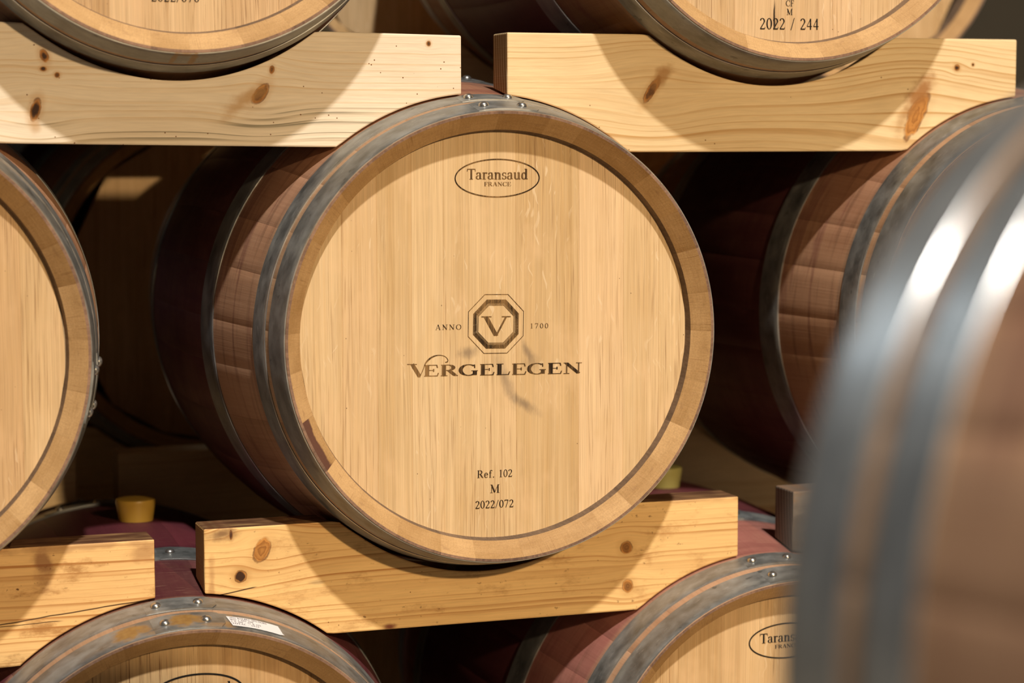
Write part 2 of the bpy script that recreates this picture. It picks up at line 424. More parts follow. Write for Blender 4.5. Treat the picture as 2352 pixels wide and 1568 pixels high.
def rivet_mesh():
    vs, fs = [], []; n = 14
    prf = [(.0068, -.0012), (.0066, .0006), (.0058, .0022), (.0042, .0035), (.0022, .0042)]
    for r, h in prf:
        for k in range(n): a = 2*math.pi*k/n; vs.append((r*math.cos(a), r*math.sin(a), h))
    vs.append((0, 0, .0044))
    for j in range(len(prf)-1):
        for k in range(n): fs.append((j*n+k, j*n+(k+1) % n, (j+1)*n+(k+1) % n, (j+1)*n+k))
    t = len(vs)-1; b = (len(prf)-1)*n
    for k in range(n): fs.append((b+k, b+(k+1) % n, t))
    return mesh('rivet', vs, fs, [MAT['rivet']])
RIV = rivet_mesh()
HOOPS = [(.0015, .0435), (.0565, .0905), (.2360, .2860)]
AX = (0, 0, RB)       # the axis above the barrel's base
def rivet(par, ang, y, extra=.0034):
    a = R(ang); r = prof(y)+extra
    e2 = Vector((math.cos(a), -2*KK*(y-.475)*-1*0, math.sin(a))).normalized(); ey = Vector((0, 1, 0)); ex = ey.cross(e2)
    mm = Matrix((ex, ey, e2)).transposed().to_4x4(); mm.translation = Vector((r*math.cos(a), y, r*math.sin(a)))
    o = link('rivet', RIV, par); o.matrix_local = mm; return o
def barrel(label, loc, seams, head_mat, side='side_oak', rot=0.0, roll=0.0, steels=('steel', 'steel', 'steel'), laps=None, group=None, tones=None, name='oak_barrel', stain_stave=None, seed=1):
    rg = random.Random(seed)
    root = bpy.data.objects.new(name, None); C.objects.link(root); root.empty_display_size = .1
    root.location = (loc[0], loc[1], loc[2]-RB); root.rotation_euler = (0, 0, rot)
    tag(root, label, 'barrel', group)
    mats = [MAT[side], MAT['bevel'], MAT['end'], MAT['croze']]
    for i in range(NST):
        al = .25 if i == stain_stave else 1.0
        link('stave', stave_mesh(i, mats, side), root, AX, (rg.uniform(.15, .85), rg.random(), rg.random(), al), (0, -roll, 0))
    sm = [-HEAD_R+.0004]+list(seams)+[HEAD_R-.0004]
    for i in range(len(sm)-1):
        me = board_mesh(sm[i], sm[i+1], head_mat)
        tn = tones[i] if tones else rg.uniform(.25, .75)
        col = (tn, rg.random(), rg.random(), 1)
        link('head_board', me, root, AX, col)
        link('head_board', me, root, (0, L, RB), col, (0, 0, math.pi))
    hoops = []
    for k, (y0, y1) in enumerate(HOOPS):
        lp = (laps or ((97, 80.5),)*3)[k]
        for far in (0, 1):
            me = hoop_mesh(y0, y1, MAT[steels[k]], lp)
            h = link('hoop', me, root, AX if not far else (0, L, RB), (.5, .5, rg.random(), 1), (0, 0, math.pi if far else 0))
            mid = (lp[0]+lp[1])/2+.7
            for da in (5, -5): rivet(h, mid+da, (y0+y1)/2)
            hoops.append(h)
    return root, hoops

# ------------------------------------------------------------------ lettering: a small serif stroke alphabet
def arc(cx, cy, rx, ry, a0, a1, wt, wn, n=18):
    pts = []
    for k in range(n+1):
        a = R(a0+(a1-a0)*k/n); pts.append((cx+rx*math.cos(a), cy+ry*math.sin(a), wn+(wt-wn)*abs(math.cos(a))**1.3))
    return ('p', pts)
def ln(x0, y0, x1, y1, w): return ('p', [(x0, y0, w), (x1, y1, w)])
S_, T_ = .115, .045
def sf(x0, x1, y): return ln(x0, y, x1, y, .045)
def glyphs():
    G = {}
    S, t = S_, T_
    st = lambda x, a=0, b=1, w=S: ln(x, a, x, b, w)
    G['T'] = (.70, [ln(.0, .965, .70, .965, .07), ln(.03, .99, .01, .76, t), ln(.67, .99, .69, .76, t), st(.35), sf(.2, .5, .02)])
    G['F'] = (.58, [st(.15), ln(.03, .975, .55, .975, .05), ln(.53, .99, .55, .74, t), ln(.15, .52, .42, .52, .045), ln(.42, .64, .42, .40, t), sf(.02, .32, .02)])
    G['E'] = (.64, [st(.15), ln(.03, .975, .57, .975, .05), ln(.55, .99, .58, .74, t), ln(.15, .52, .42, .52, .045), ln(.42, .64, .42, .40, t), ln(.03, .025, .58, .025, .05), ln(.57, .0, .62, .28, t)])
    G['L'] = (.60, [st(.15), sf(.02, .32, .98), ln(.03, .025, .55, .025, .05), ln(.53, .0, .59, .30, t)])
    G['R'] = (.74, [st(.15), sf(.02, .3, .02), ln(.03, .975, .34, .975, .045), arc(.32, .74, .22, .235, -90, 90, S, .045), ln(.15, .50, .34, .50, .045), ln(.36, .50, .62, .06, S), ln(.56, .03, .74, .03, .05)])
    G['P'] = (.62, [st(.15), sf(.02, .3, .02), ln(.03, .975, .34, .975, .045), arc(.32, .72, .22, .255, -90, 90, S, .045), ln(.15, .465, .34, .465, .045)])
    G['B'] = (.66, [st(.15), ln(.03, .975, .34, .975, .045), arc(.32, .75, .19, .225, -90, 90, S, .045), ln(.15, .52, .36, .52, .045), arc(.33, .27, .23, .25, -90, 90, S, .045), ln(.03, .025, .36, .025, .045)])
    G['D'] = (.76, [st(.15), ln(.03, .975, .32, .975, .045), arc(.30, .5, .38, .477, -90, 90, S, .045), ln(.03, .025, .32, .025, .045)])
    G['A'] = (.76, [ln(.10, .02, .37, .98, .05), ln(.38, 1.0, .64, .02, S), ln(.19, .33, .53, .33, .045), sf(.0, .22, .02), sf(.50, .76, .02)])
    G['V'] = (.78, [ln(.12, .98, .40, .03, S), ln(.40, .02, .66, .98, .05), sf(.0, .27, .98), sf(.54, .78, .98)])
    G['W'] = (1.05, [ln(.1, .98, .33, .03, S), ln(.33, .03, .52, .8, .05), ln(.48, .98, .72, .03, S), ln(.72, .03, .94, .98, .05), sf(0, .22, .98), sf(.84, 1.05, .98)])
    G['X'] = (.74, [ln(.12, .98, .62, .02, S), ln(.62, .98, .12, .02, .05), sf(.0, .24, .98), sf(.5, .74, .98), sf(.0, .24, .02), sf(.5, .74, .02)])
    G['N'] = (.80, [ln(.14, .0, .14, .98, .05), ln(.12, .97, .66, .04, S), ln(.66, .02, .66, .98, .05), sf(.0, .26, .02), sf(.0, .2, .98), sf(.54, .80, .98)])
    G['M'] = (.92, [ln(.13, .02, .15, .98, .05), ln(.14, .97, .45, .06, S), ln(.45, .06, .76, .97, .045), ln(.77, .02, .77, .98, S), sf(.0, .26, .02), sf(.64, .92, .02), sf(.0, .18, .98), sf(.74, .92, .98)])
    G['C'] = (.70, [arc(.39, .5, .34, .48, 48, 312, S, .05), ln(.62, .98, .63, .66, t), ln(.61, .10, .64, .30, t)])
    G['G'] = (.78, [arc(.39, .5, .34, .48, 50, 318, S, .05), ln(.63, .98, .64, .68, t), st(.65, .05, .42), sf(.50, .78, .42)])
    G['O'] = (.78, [arc(.39, .5, .335, .475, 0, 360, S, .05, 30)])
    G['S'] = (.56, [arc(.28, .73, .19, .24, 35, 265, .10, .06), arc(.28, .27, .21, .24, -150, 85, .10, .06), ln(.47, .98, .48, .70, t), ln(.05, .02, .05, .30, t)])
    G['Y'] = (.74, [ln(.12, .98, .37, .46, S), ln(.37, .46, .62, .98, .05), st(.37, 0, .48), sf(.0, .25, .98), sf(.5, .74, .98), sf(.24, .50, .02)])
    x = .66
    G['a'] = (.50, [arc(.23, .47, .15, .17, 20, 165, S*.9, .05), ('d', .10, .50, .05), st(.36, .08, .50, S*.95), arc(.21, .18, .155, .165, 75, 330, S*.85, .045), ln(.36, .06, .49, .04, .06)])
    G['r'] = (.44, [st(.15, 0, x), sf(.02, .30, .02), ln(.02, .62, .16, .65, .05), arc(.33, .43, .16, .20, 70, 165, .07, .07), ('d', .38, .60, .062)])
    G['n'] = (.62, [st(.15, 0, x), sf(.02, .28, .02), ln(.02, .62, .16, .65, .05), arc(.32, .44, .145, .19, 0, 160, S, .055), st(.465, 0, .46), sf(.35, .60, .02)])
    G['s'] = (.42, [arc(.20, .48, .125, .155, 40, 262, .085, .055), arc(.205, .175, .14, .155, -150, 82, .085, .055), ln(.335, .65, .345, .46, t), ln(.055, .01, .05, .21, t)])
    G['u'] = (.62, [st(.14, .2, x), arc(.30, .20, .16, .18, 180, 340, S, .055), st(.46, .02, x), ln(.02, .635, .16, .65, .05), ln(.34, .635, .46, .65, .05), ln(.46, .03, .60, .03, .05)])
    G['d'] = (.60, [arc(.25, .33, .17, .315, 0, 360, S, .05, 26), st(.43, .02, 1.0), ln(.30, .97, .45, .99, .05), ln(.43, .03, .57, .03, .05)])
    G['e'] = (.50, [arc(.25, .33, .17, .315, 0, 325, S*.9, .05), ln(.10, .36, .42, .36, .05)])
    G['f'] = (.40, [st(.16, 0, .80, S*.9), arc(.28, .80, .12, .17, 45, 180, S*.8, .05), ('d', .37, .90, .05), ln(.04, .63, .32, .63, .05), sf(.04, .30, .02)])
    G['.'] = (.24, [('d', .10, .06, .07)])
    G[' '] = (.34, [])
    G['/'] = (.36, [ln(.03, -.05, .32, 1.02, .06)])
    G['-'] = (.36, [ln(.04, .36, .30, .36, .08)]); G['+'] = (.5, [ln(.06, .4, .44, .4, .06), ln(.25, .18, .25, .62, .06)])
    nx = .50
    G['0'] = (nx, [arc(.25, .5, .185, .475, 0, 360, .10, .05, 28)])
    G['1'] = (nx, [st(.26, 0, .98, .10), ln(.12, .86, .27, .96, .05), sf(.12, .40, .02)])
    G['2'] = (nx, [arc(.23, .72, .165, .245, -25, 165, .10, .055), ln(.385, .63, .06, .05, .075), ln(.04, .045, .42, .045, .09), ln(.42, .02, .46, .20, t)])
    G['3'] = (nx, [arc(.22, .74, .15, .225, -80, 150, .09, .055), arc(.21, .28, .18, .255, -150, 90, .10, .055)])
    G['4'] = (nx, [st(.34, 0, .98, .095), ln(.34, .96, .04, .30, .05), ln(.03, .29, .47, .29, .07)])
    G['5'] = (nx, [ln(.12, .95, .42, .95, .08), ln(.13, .95, .10, .55, .05), arc(.20, .30, .19, .28, -150, 120, .10, .055)])
    G['6'] = (nx, [arc(.25, .30, .17, .275, 0, 360, .09, .05, 24), arc(.42, .35, .34, .60, 100, 180, .09, .06)])
    G['7'] = (nx, [ln(.05, .945, .45, .945, .09), ln(.44, .93, .18, .0, .07), ln(.05, .98, .03, .78, t)])
    G['8'] = (nx, [arc(.25, .74, .14, .225, 0, 360, .09, .05, 24), arc(.25, .27, .175, .25, 0, 360, .09, .05, 24)])
    G['9'] = (nx, [arc(.25, .69, .17, .275, 0, 360, .09, .05, 24), arc(.08, .64, .34, .60, -80, 0, .09, .06)])
    return G
GL = glyphs()
def stroke(pts, vs, fs):
    b = len(vs); n = len(pts)
    closed = n > 3 and math.hypot(pts[0][0]-pts[-1][0], pts[0][1]-pts[-1][1]) < 1e-4
    for i, (x, y, wd) in enumerate(pts):
        p, q = pts[max(i-1, 0)], pts[min(i+1, n-1)]
        if closed and i in (0, n-1): p, q = pts[-2], pts[1]
        dx, dy = q[0]-p[0], q[1]-p[1]; l = math.hypot(dx, dy) or 1
        vs.append((x-dy/l*wd/2, y+dx/l*wd/2)); vs.append((x+dy/l*wd/2, y-dx/l*wd/2))
    for i in range(n-1): fs.append((b+2*i, b+2*i+1, b+2*i+3, b+2*i+2))
def text2d(s, x0, x1, z0, cap, rot=0.0, track=.06, bold=1.0):
    """outline quads of a line of text whose ink spans x0..x1 on baseline z0"""
    vs, fs, cx = [], [], 0
    for ch in s:
        wdt, prims = GL[ch]; v2, f2 = [], []
        for pr in prims:
            if pr[0] == 'p': stroke([(x, y, wd_*(bold if wd_ > .075 else 1+(bold-1)*.25)) for x, y, wd_ in pr[1]], v2, f2)
            else:
                b = len(v2); _, px, py, r = pr
                for k in range(10): v2.append((px+r*math.cos(k*math.pi/5), py+r*math.sin(k*math.pi/5)))
                f2.append(tuple(range(b, b+10)))
        b = len(vs); vs += [(x+cx, y) for x, y in v2]; fs += [tuple(k+b for k in f) for f in f2]
        cx += wdt+track
    cx -= track; k = (x1-x0)/cx
    out = []
    for x, y in vs:
        X, Z = x*k, y*cap
        out.append((x0+X*math.cos(rot)-Z*math.sin(rot), z0+X*math.sin(rot)+Z*math.cos(rot)))
    return out, fs
def lay(items):
    vs, fs = [], []
    for v, f in items:
        b = len(vs); vs += v; fs += [tuple(k+b for k in q) for q in f]
    return vs, fs
def poly(pts, wd):
    vs, fs = [], []; stroke([(x, z, wd) for x, z in pts], vs, fs); return vs, fs
def mark(root, name, items, mat, y=HEAD_Y-.0004, label=None):
    vs, fs = lay(items)
    dep = {}
    comp = 0; last = -1
    for f in fs:                      # faces of one stroke share vertices with the stroke's previous face
        if min(f) > last: comp += 1
        last = max(last, max(f))
        for k in f: dep[k] = comp
    me = mesh(name, [(x, y-.00003*(dep.get(i, 0) % 9), z) for i, (x, z) in enumerate(vs)], [tuple(reversed(f)) for f in fs], [mat], smooth=False)
    o = link(name, me, root, AX)
    if label: o['label'] = label
    return o
def ellipse(cx, cz, rx, rz, wd, n=72): return poly([(cx+rx*math.cos(2*math.pi*k/n), cz+rz*math.sin(2*math.pi*k/n)) for k in range(n+1)], wd)
def cooper_mark(root, cx, cz, mat, wd=.0017, rot=0.0):
    it = [ellipse(cx, cz, .0563, .0238, wd), text2d('Taransaud', cx-.0405, cx+.0413, cz-.0012, .0132, rot, bold=1.32, track=.03), text2d('FRANCE', cx-.0178, cx+.0182, cz-.0098, .0050, rot, bold=1.35)]
    return mark(root, 'cooperage_mark', it, mat)

# ------------------------------------------------------------------ pine timbers
def timber(label, cx, hw, z0, z1, mat, yf, up_=None, down=(), frame=None, tilt=0.0, group=None, name='pine_timber', depth=.058, bev=.0022, xl=None, xr=None):
    """cradle timber in a stack frame; up_=(x,z) axis of the barrel it carries, down=[(x,z)] barrels it rests on"""
    xl = cx-hw if xl is None else xl; xr = cx+hw if xr is None else xr
    N = 84; xs = [xl+(xr-xl)*k/N for k in range(N+1)]
    cols = []
    ox, oz = (xl+xr)/2, z0
    def scr(y): return prof(min(y, L-y))+.0022
    for x in xs:
        c = []
        for y in (yf, yf+depth):
            zb, zt = z0+tilt*(x-ox), z1+tilt*(x-ox)
            if up_:
                r = scr(y)+.0006; d = x-up_[0]
                rr = r*r-d*d
                if rr > 0: zt = min(zt, up_[1]-math.sqrt(rr)-.007*max(0, 1-(d/.17)**2))
            for (bx, bz) in down:
                r = scr(y)+.0004; d = x-bx; rr = r*r-d*d
                if rr > 0: zb = max(zb, bz+math.sqrt(rr))
            c += [(x-ox, y-yf, zb-oz), (x-ox, y-yf, zt-oz)]
        cols.append(c)
    vs = [p for c in cols for p in c]; fs = []
    for k in range(N):
        a, b = 4*k, 4*k+4
        fs += [(a, b, b+1, a+1), (a+2, a+3, b+3, b+2), (a, a+2, b+2, b), (a+1, b+1, b+3, a+3)]
    fs += [(0, 1, 3, 2), (4*N, 4*N+2, 4*N+3, 4*N+1)]
    me = fix(mesh(name, vs, fs, [mat], smooth=False))
    o = link(name, me)
    bvm = o.modifiers.new('bevel', 'BEVEL'); bvm.width = bev; bvm.segments = 2; bvm.limit_method = 'ANGLE'; bvm.angle_limit = R(50)
    loc = Vector((ox, yf, oz))
    if frame:
        o.matrix_world = frame @ Matrix.Translation(loc)
    else: o.location = loc
    return tag(o, label, 'timber', group)

# ------------------------------------------------------------------ floor, plus walls and roof added to keep light off the rear
def struct(name, x0, x1, y0, y1, z0, z1, mat):
    vs = [(x, y, z) for x in (x0, x1) for y in (y0, y1) for z in (z0, z1)]
    fs = [(0, 1, 3, 2), (4, 6, 7, 5), (0, 4, 5, 1), (2, 3, 7, 6), (0, 2, 6, 4), (1, 5, 7, 3)]
    o = link(name, fix(mesh(name, vs, fs, [mat], smooth=False))); o['kind'] = 'structure'; return o
ROW = [(-.402, -.628), (.4126, -.6262)]
FLOOR = -1.035
M = Mat('concrete_floor'); x, y, z = M.obj
MAT['floor'] = M.done(M.mix(M.noise(x*3, y*3, 0.0, 5), (.20, .165, .12), (.30, .25, .185)), .8)
M = Mat('grey_plaster'); x, y, z = M.obj
MAT['dark'] = M.done(M.mix(M.noise(x*2, y*2, z*2, 4), (.15, .145, .135), (.21, .205, .19)), .95, spec=.1)
struct('floor', -6, 6, -7, 3.2, FLOOR-.1, FLOOR, MAT['floor'])
struct('added_wall_back', -2.6, 2.8, 3.0, 3.15, FLOOR, 2.6, MAT['dark'])
struct('added_wall_left', -2.6, -2.45, .5, 3.0, FLOOR, 2.6, MAT['dark'])
struct('added_wall_right', 2.65, 2.8, .5, 3.0, FLOOR, 2.6, MAT['dark'])
struct('added_ceiling', -2.6, 2.8, .35, 3.15, 2.6, 2.7, MAT['dark'])  # unseen, added to block sun and sky from above

# ------------------------------------------------------------------ front stack barrels
HM = {}
HM['main'] = oak_head('oak_head_main', smudges=[(.010, -.058, .040, .009, R(-70), .50), (.034, -.088, .026, .008, R(-35), .62), (.040, -.022, .018, .006, R(115), .62), (.046, -.036, .014, .012, 0, .35), (-.041, -.020, .016, .009, R(15), .60)])
HM['left'] = oak_head('oak_head_left', (.74, .51, .27), (.48, .29, .12))
HM['ll'] = oak_head('oak_head_lower_left', (.70, .46, .22), (.44, .25, .10), pores=.6)
HM['lr'] = oak_head('oak_head_lower_right', (.78, .54, .28), (.52, .31, .13), pores=.5)
HM['tl'] = oak_head('oak_head_upper_left', (.72, .50, .275), (.47, .29, .13), pores=.55)
HM['tr'] = oak_head('oak_head_upper_right', (.76, .54, .31), (.52, .33, .155), crack=(.386-.4138, -.246, -.200), pores=.4)
main, mh = barrel('oak barrel with octagon emblem and name burned into its pale head', (0, 0, 0), (-.205, -.1599, -.1146, -.0728, .0243, .1105, .172, .222), HM['main'], 'side_warm',
    tones=[.45, .5, .40, .66, .50, .28, .86, .52, .5], laps=((97, 80.4), (97.5, 81), (97, 80.5)), stain_stave=None, seed=11, steels=('steel_pale', 'steel_pale', 'steel'))
for st_ in [o for o in main.children if o.name.startswith('stave')]:
    i = int(st_.data.name.split('.')[1]) if '.' in st_.data.name else 0
    if abs((ANG[i]+ANG[i+1])/2-R(207)) < .06: st_.color = (*st_.color[:3], .1)
RT = R(-1.15); cr_, sr_ = math.cos(RT), math.sin(RT)
cooper_mark(main, -.0005, .2012, MAT['burnt'], .0015, R(-.4))
def octo(cx, cz, hx, hz, wd):
    k = .42; p = [(cx-hx*k, cz+hz), (cx+hx*k, cz+hz), (cx+hx, cz+hz*k), (cx+hx, cz-hz*k), (cx+hx*k, cz-hz), (cx-hx*k, cz-hz), (cx-hx, cz-hz*k), (cx-hx, cz+hz*k)]
    p = [(cx+(a-cx)*cr_-(b-cz)*sr_, cz+(a-cx)*sr_+(b-cz)*cr_) for a, b in p]
    return poly(p+[p[0]], wd)
it = [octo(-.003, .0157, .0371, .0376, .0008)]
for k in range(6):
    f = k/5; it.append(octo(-.003, .0155, .0302-.0062*f, .0308-.0066*f, (.0010, .0009, .0011, .0008, .0006, .0007)[k]))
cxx, czz = -.003, .0155
for k in range(120):      # woven cross-ticks of the emblem's border
    a = 2*math.pi*k/120; d = 1/max(abs(math.cos(a))/.0302, abs(math.sin(a))/.0308, (abs(math.cos(a))/.0302+abs(math.sin(a))/.0308)/1.42)
    if random.random() < .82: it.append(poly([(cxx+d*.985*math.cos(a), czz+d*.985*math.sin(a)), (cxx+d*.86*math.cos(a), czz+d*.86*math.sin(a))], .00062))
it.append(text2d('V', -.0231, .0164, .0003, .0255, RT, bold=1.05))
mark(main, 'octagon_emblem', it, MAT['burnt'], label='burned octagonal emblem framing a letter V')
mark(main, 'founding_lettering', [text2d('ANNO', -.0838, -.0495, .0105, .0066, RT, track=.22)], MAT['burnt'])
mark(main, 'founding_lettering', [text2d('1700', .0429, .068, .0086, .0064, RT, track=.22)], MAT['burnt'])
it = [text2d('ERGELEGEN', -.1000, .1143, -.0480, .0143, RT, track=.06, bold=1.5)]
it += [poly([(-.1145, -.0322), (-.1050, -.0480)], .0048), poly([(-.1213, -.0320), (-.1085, -.0324)], .0009)]
sw = [(-.1050, -.0492, .0008), (-.1000, -.0385, .0010), (-.0968, -.0310, .0017), (-.0910, -.0255, .0020), (-.0840, -.0224, .0014), (-.0770, -.0220, .0008), (-.0710, -.0240, .0007), (-.0676, -.0280, .0009), (-.0682, -.0306, .0013), (-.0710, -.0312, .0012)]
sm_ = []
for i in range(len(sw)-1):            # smooth the swash
    p0, p1, p2, p3 = sw[max(i-1, 0)], sw[i], sw[i+1], sw[min(i+2, len(sw)-1)]
    for k in range(6):
        t = k/6; sm_.append(tuple(.5*(2*b+(c-a)*t+(2*a-5*b+4*c-d)*t*t+(3*b-a-3*c+d)*t**3) for a, b, c, d in zip(p0, p1, p2, p3)))
sw = sm_+[sw[-1]]
v_, f_ = [], []; stroke(sw, v_, f_); it.append((v_, f_))
mark(main, 'estate_lettering', it, MAT['burnt'], label='large estate name burned into the wood')
mark(main, 'reference_lettering', [text2d('Ref. 102', -.0290, .0187, -.1818, .0098, R(-.9), bold=1.15), text2d('M', -.0115, .0011, -.2021, .0108, R(-1), bold=1.2), text2d('2022/072', -.0317, .0204, -.2215, .0100, R(-.7), bold=1.2)], MAT['burnt_dark'], label='reference and year lettering, dark brown')

left_, _h = barrel('oak barrel with a plain unmarked head resting on the stained timber', (-.806, -.0006, -.0012), (-.19, -.12, -.055, .02, .09, .145, .2078), HM['left'], 'side_warm', tones=[.5, .4, .6, .5, .3, .55, .35, .65], laps=((-2, -18), (-1, -17), (-30, -46)), seed=21, roll=.3)
ll, llh = barrel('burgundy-stained oak barrel with a white paper label on its hoop', (-.4019, .0002, -.6297), (-.20, -.15, -.075, .01, .075, .15, .205), HM['ll'], 'side_wine', seed=31, roll=.1, steels=('steel_rust', 'steel_pale', 'steel'), laps=((99.5, 82), (99.5, 82.5), (90, 73)))
lr, _h = barrel('rose-stained oak barrel with black oval stencil on its head', (.4126, 0, -.6262), (-.215, -.16, -.0971, -.01, .07, .14, .2), HM['lr'], 'side_rose', seed=41, roll=.2, steels=('steel_pale', 'steel_pale', 'steel'), laps=((98, 81.5), (99, 82.5), (98, 81)), tones=[.3, .35, .25, .6, .7, .5, .45, .5])
tl, _h = barrel('oak barrel with rust-dripped hoop beside the dark gap, on knotty pale timber', (-.3965, -.0005, .6392), (-.21, -.15, -.09, -.02, .05, .115, .18), HM['tl'], 'side_oak', seed=51, roll=.15, steels=('steel_drip', 'steel', 'steel'))
tr, _h = barrel('oak barrel marked 2022 / 244 with a short crack in its head', (.4138, .0013, .6373), (-.2, -.14, -.085, -.012, .037, .1, .17), HM['tr'], 'side_oak', seed=61, roll=.25, tones=[.5, .55, .45, .6, .4, .7, .6, .5])
rb, _h = barrel('oak barrel with wine drips down its side, partly behind the blurred barrel', (.822, 0, 0), (-.2, -.14, -.08, 0, .06, .13, .2), HM['left'], 'side_warm', seed=71, roll=.05)
cooper_mark(lr, .0005, .2012-.0035, MAT['ink'], .0019)
mk = cooper_mark(ll, .0090, .1985, MAT['ink'], .0024)
mark(tr, 'stencil_lettering', [text2d('2022 / 244', .3647-.4138, .4512-.4138, .3935-.6373, .0148, R(.3), bold=1.1), text2d('M', .4038-.4138, .4123-.4138, .4128-.6373, .0082, 0, bold=1.2), text2d('CF', .4026-.4138, .4141-.4138, .4240-.6373, .0082, 0, bold=1.1)], MAT['ink'])
mark(tl, 'stencil_lettering', [text2d('2022/070', -.0400, .0182, -.2240, .0110, 0, bold=1.15)], MAT['ink'])

# paper label glued to the lower-left barrel's first hoop
def on_hoop(u, v, lift=.0009):       # u degrees, v depth
    a = R(u); r = prof(HOOPS[0][0])+.0017+(prof(HOOPS[0][1])-prof(HOOPS[0][0]))*(v-HOOPS[0][0])/(HOOPS[0][1]-HOOPS[0][0])+lift
    return (r*math.cos(a), v, r*math.sin(a))
vs, fs = [], []
for i in range(13):
    for j in range(5):
        t, q = i/12, j/4
        vs.append(on_hoop(81.3-13.2*t-.9*(1-q), .0085+.0255*q+.003*(1-q)*0, .0011+(.0012 if (i, j) == (12, 0) else 0)))
for i in range(12):
    for j in range(4): b = i*5+j; fs.append((b, b+1, b+6, b+5))
lab = link('paper_label', fix(mesh('paper_label', vs, fs, [MAT['paper']])), ll, AX); lab['label'] = 'small white printed paper label'
rows_ = [('2024 MALBEC SPS/DORS', 80.6, 71.2, .0285, .0036), ('WO 1 609 208', 80.6, 74.8, .0233, .0032), ('1 X 300 + 71 X 225', 80.5, 73.0, .0180, .0034), ('TOTAL - 5915', 80.4, 73.6, .0128, .0034)]
vs, fs = [], []
for s, a0, a1, v0, cap in rows_:
    v2, f2 = text2d(s, 0, 1, 0, 1, track=.1, bold=1.3); b = len(vs)
    vs += [on_hoop(a0+(a1-a0)*x, v0+cap*y, .00135) for x, y in v2]; fs += [tuple(k+b for k in f) for f in f2]
link('label_print', fix(mesh('label_print', vs, fs, [MAT['print']], smooth=False)), lab)

# ------------------------------------------------------------------ timbers of the front stack
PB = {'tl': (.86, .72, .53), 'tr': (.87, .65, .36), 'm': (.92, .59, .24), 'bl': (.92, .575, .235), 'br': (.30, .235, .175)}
YF = .0955
z_tl = .2435; xo = -.3965
MAT['p_tl'] = pine('pine_pale', PB['tl'], (.68, .44, .20), seed=3.0, freq=92, lstr=.6, holes=.85, blue=(.000, .052), wav=.004,
    knots=[(-.5678-xo, .287-z_tl, .0062, .014, R(-14), 1), (-.556-xo, .3518-z_tl, .0052, .0085, R(20), 1), (-.5574-xo, .3361-z_tl, .004, .003, 0, 1), (-.541-xo, .3289-z_tl, .0033, .0033, 0, .8), (-.2922-xo, .3065-z_tl, .0075, .0150, R(-38), .75), (-.2763-xo, .3373-z_tl, .0032, .0055, R(-10), .7), (-.0718-xo, .372-z_tl, .003, .0035, 0, .9)],
    dirt=[(-.312-xo, .299-z_tl, .045, .014, R(38), .7, (.52, .28, .09)), (-.568-xo, .268-z_tl, .010, .016, 0, .5, (.50, .27, .10))])
xo = .4138; z_tr = .2335
MAT['p_tr'] = pine('pine_gold', PB['tr'], (.54, .285, .085), seed=9.0, freq=98, lstr=.9, holes=.12, wav=.002,
    knots=[(.2384-xo, .3170-z_tr, .0062, .021, R(-33), .8), (.634-xo, .2815-z_tr, .0125, .036, R(-28), .12), (.6975-xo, .3487-z_tr, .0045, .0045, 0, 1), (.723-xo, .353-z_tr, .0024, .0024, 0, 1)],
    dirt=[(.640-xo, .312-z_tr, .020, .046, R(-34), .9, (.36, .15, .04)), (.252-xo, .335-z_tr, .014, .030, R(-38), .75, (.38, .18, .05)), (.612-xo, .275-z_tr, .016, .030, R(-30), .5, (.42, .20, .06))])
MAT['p_m'] = pine('pine_amber', PB['m'], (.47, .185, .040), seed=17.0, freq=84, lstr=.90, holes=.25, blotch=.55, top_stain=1.0, wav=.007,
    knots=[(-.2953, -.2688+.385, .0100, .0165, R(-24), .25), (-.3233, -.3012+.385, .0085, .0080, 0, 1.6), (.2044, -.2982+.385, .0090, .0085, 0, .55), (.2065, -.3508+.385, .0080, .0090, 0, .6), (-.335, .138, .0022, .0065, 0, 1)],
    dirt=[(-.345, .140, .028, .012, 0, .8, (.16, .07, .035)), (-.1266, .004, .012, .006, 0, .9, (.20, .035, .025)), (-.225, .069, .014, .004, 0, .35, (.14, .12, .08)), (.32, .146, .10, .004, 0, .45, (.34, .14, .05)), (-.36, .07, .006, .05, 0, .5, (.40, .17, .06))],
    checks=[(-.345, .062, .17, .045, .0012)])
MAT['p_bl'] = pine('pine_weathered', PB['bl'], (.46, .18, .04), seed=23.0, freq=96, lstr=.90, blotch=.85, top_stain=1.0, wav=.006,
    dirt=[(.235, .128, .016, .040, 0, .75, (.26, .10, .04)), (.36, .132, .030, .018, 0, .55, (.36, .16, .06)), (.28, .145, .16, .008, 0, .5, (.36, .17, .07))], checks=[(.30, .066, .10, .16, .0012), (.20, .052, .02, .06, .0008)])
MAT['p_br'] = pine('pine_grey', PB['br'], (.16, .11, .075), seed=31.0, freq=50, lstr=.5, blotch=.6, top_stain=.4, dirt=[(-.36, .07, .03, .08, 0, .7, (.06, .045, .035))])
MAT['p_far'] = pine('pine_plain', PB['tr'], (.54, .285, .085), seed=41.0, lstr=.5)
timber('pale knotty pine timber with blue-grey grain along its lower edge', -.3965, .369, .2435, .3885, MAT['p_tl'], YF, (-.3965, .6392), [(0, 0), (-.806, 0)], tilt=-.015, xr=-.0279)
timber('golden pine timber with a long diagonal knot and large oval knot', .4138, .369, .2325, .3878, MAT['p_tr'], YF, (.4138, .6373), [(0, 0), (.822, 0)], xl=.0340, xr=.7925)
timber('amber pine timber with dark round knots carrying the emblem barrel', 0, .371, -.385, -.2377, MAT['p_m'], YF, (0, 0), ROW, xl=-.3715, xr=.3680)
timber('stained pine timber with a long split carrying the plain-headed barrel', -.806, .3725, -.395, -.2465, MAT['p_bl'], YF, (-.806, 0), [(-.402, -.6297), (-1.21, -.628)])
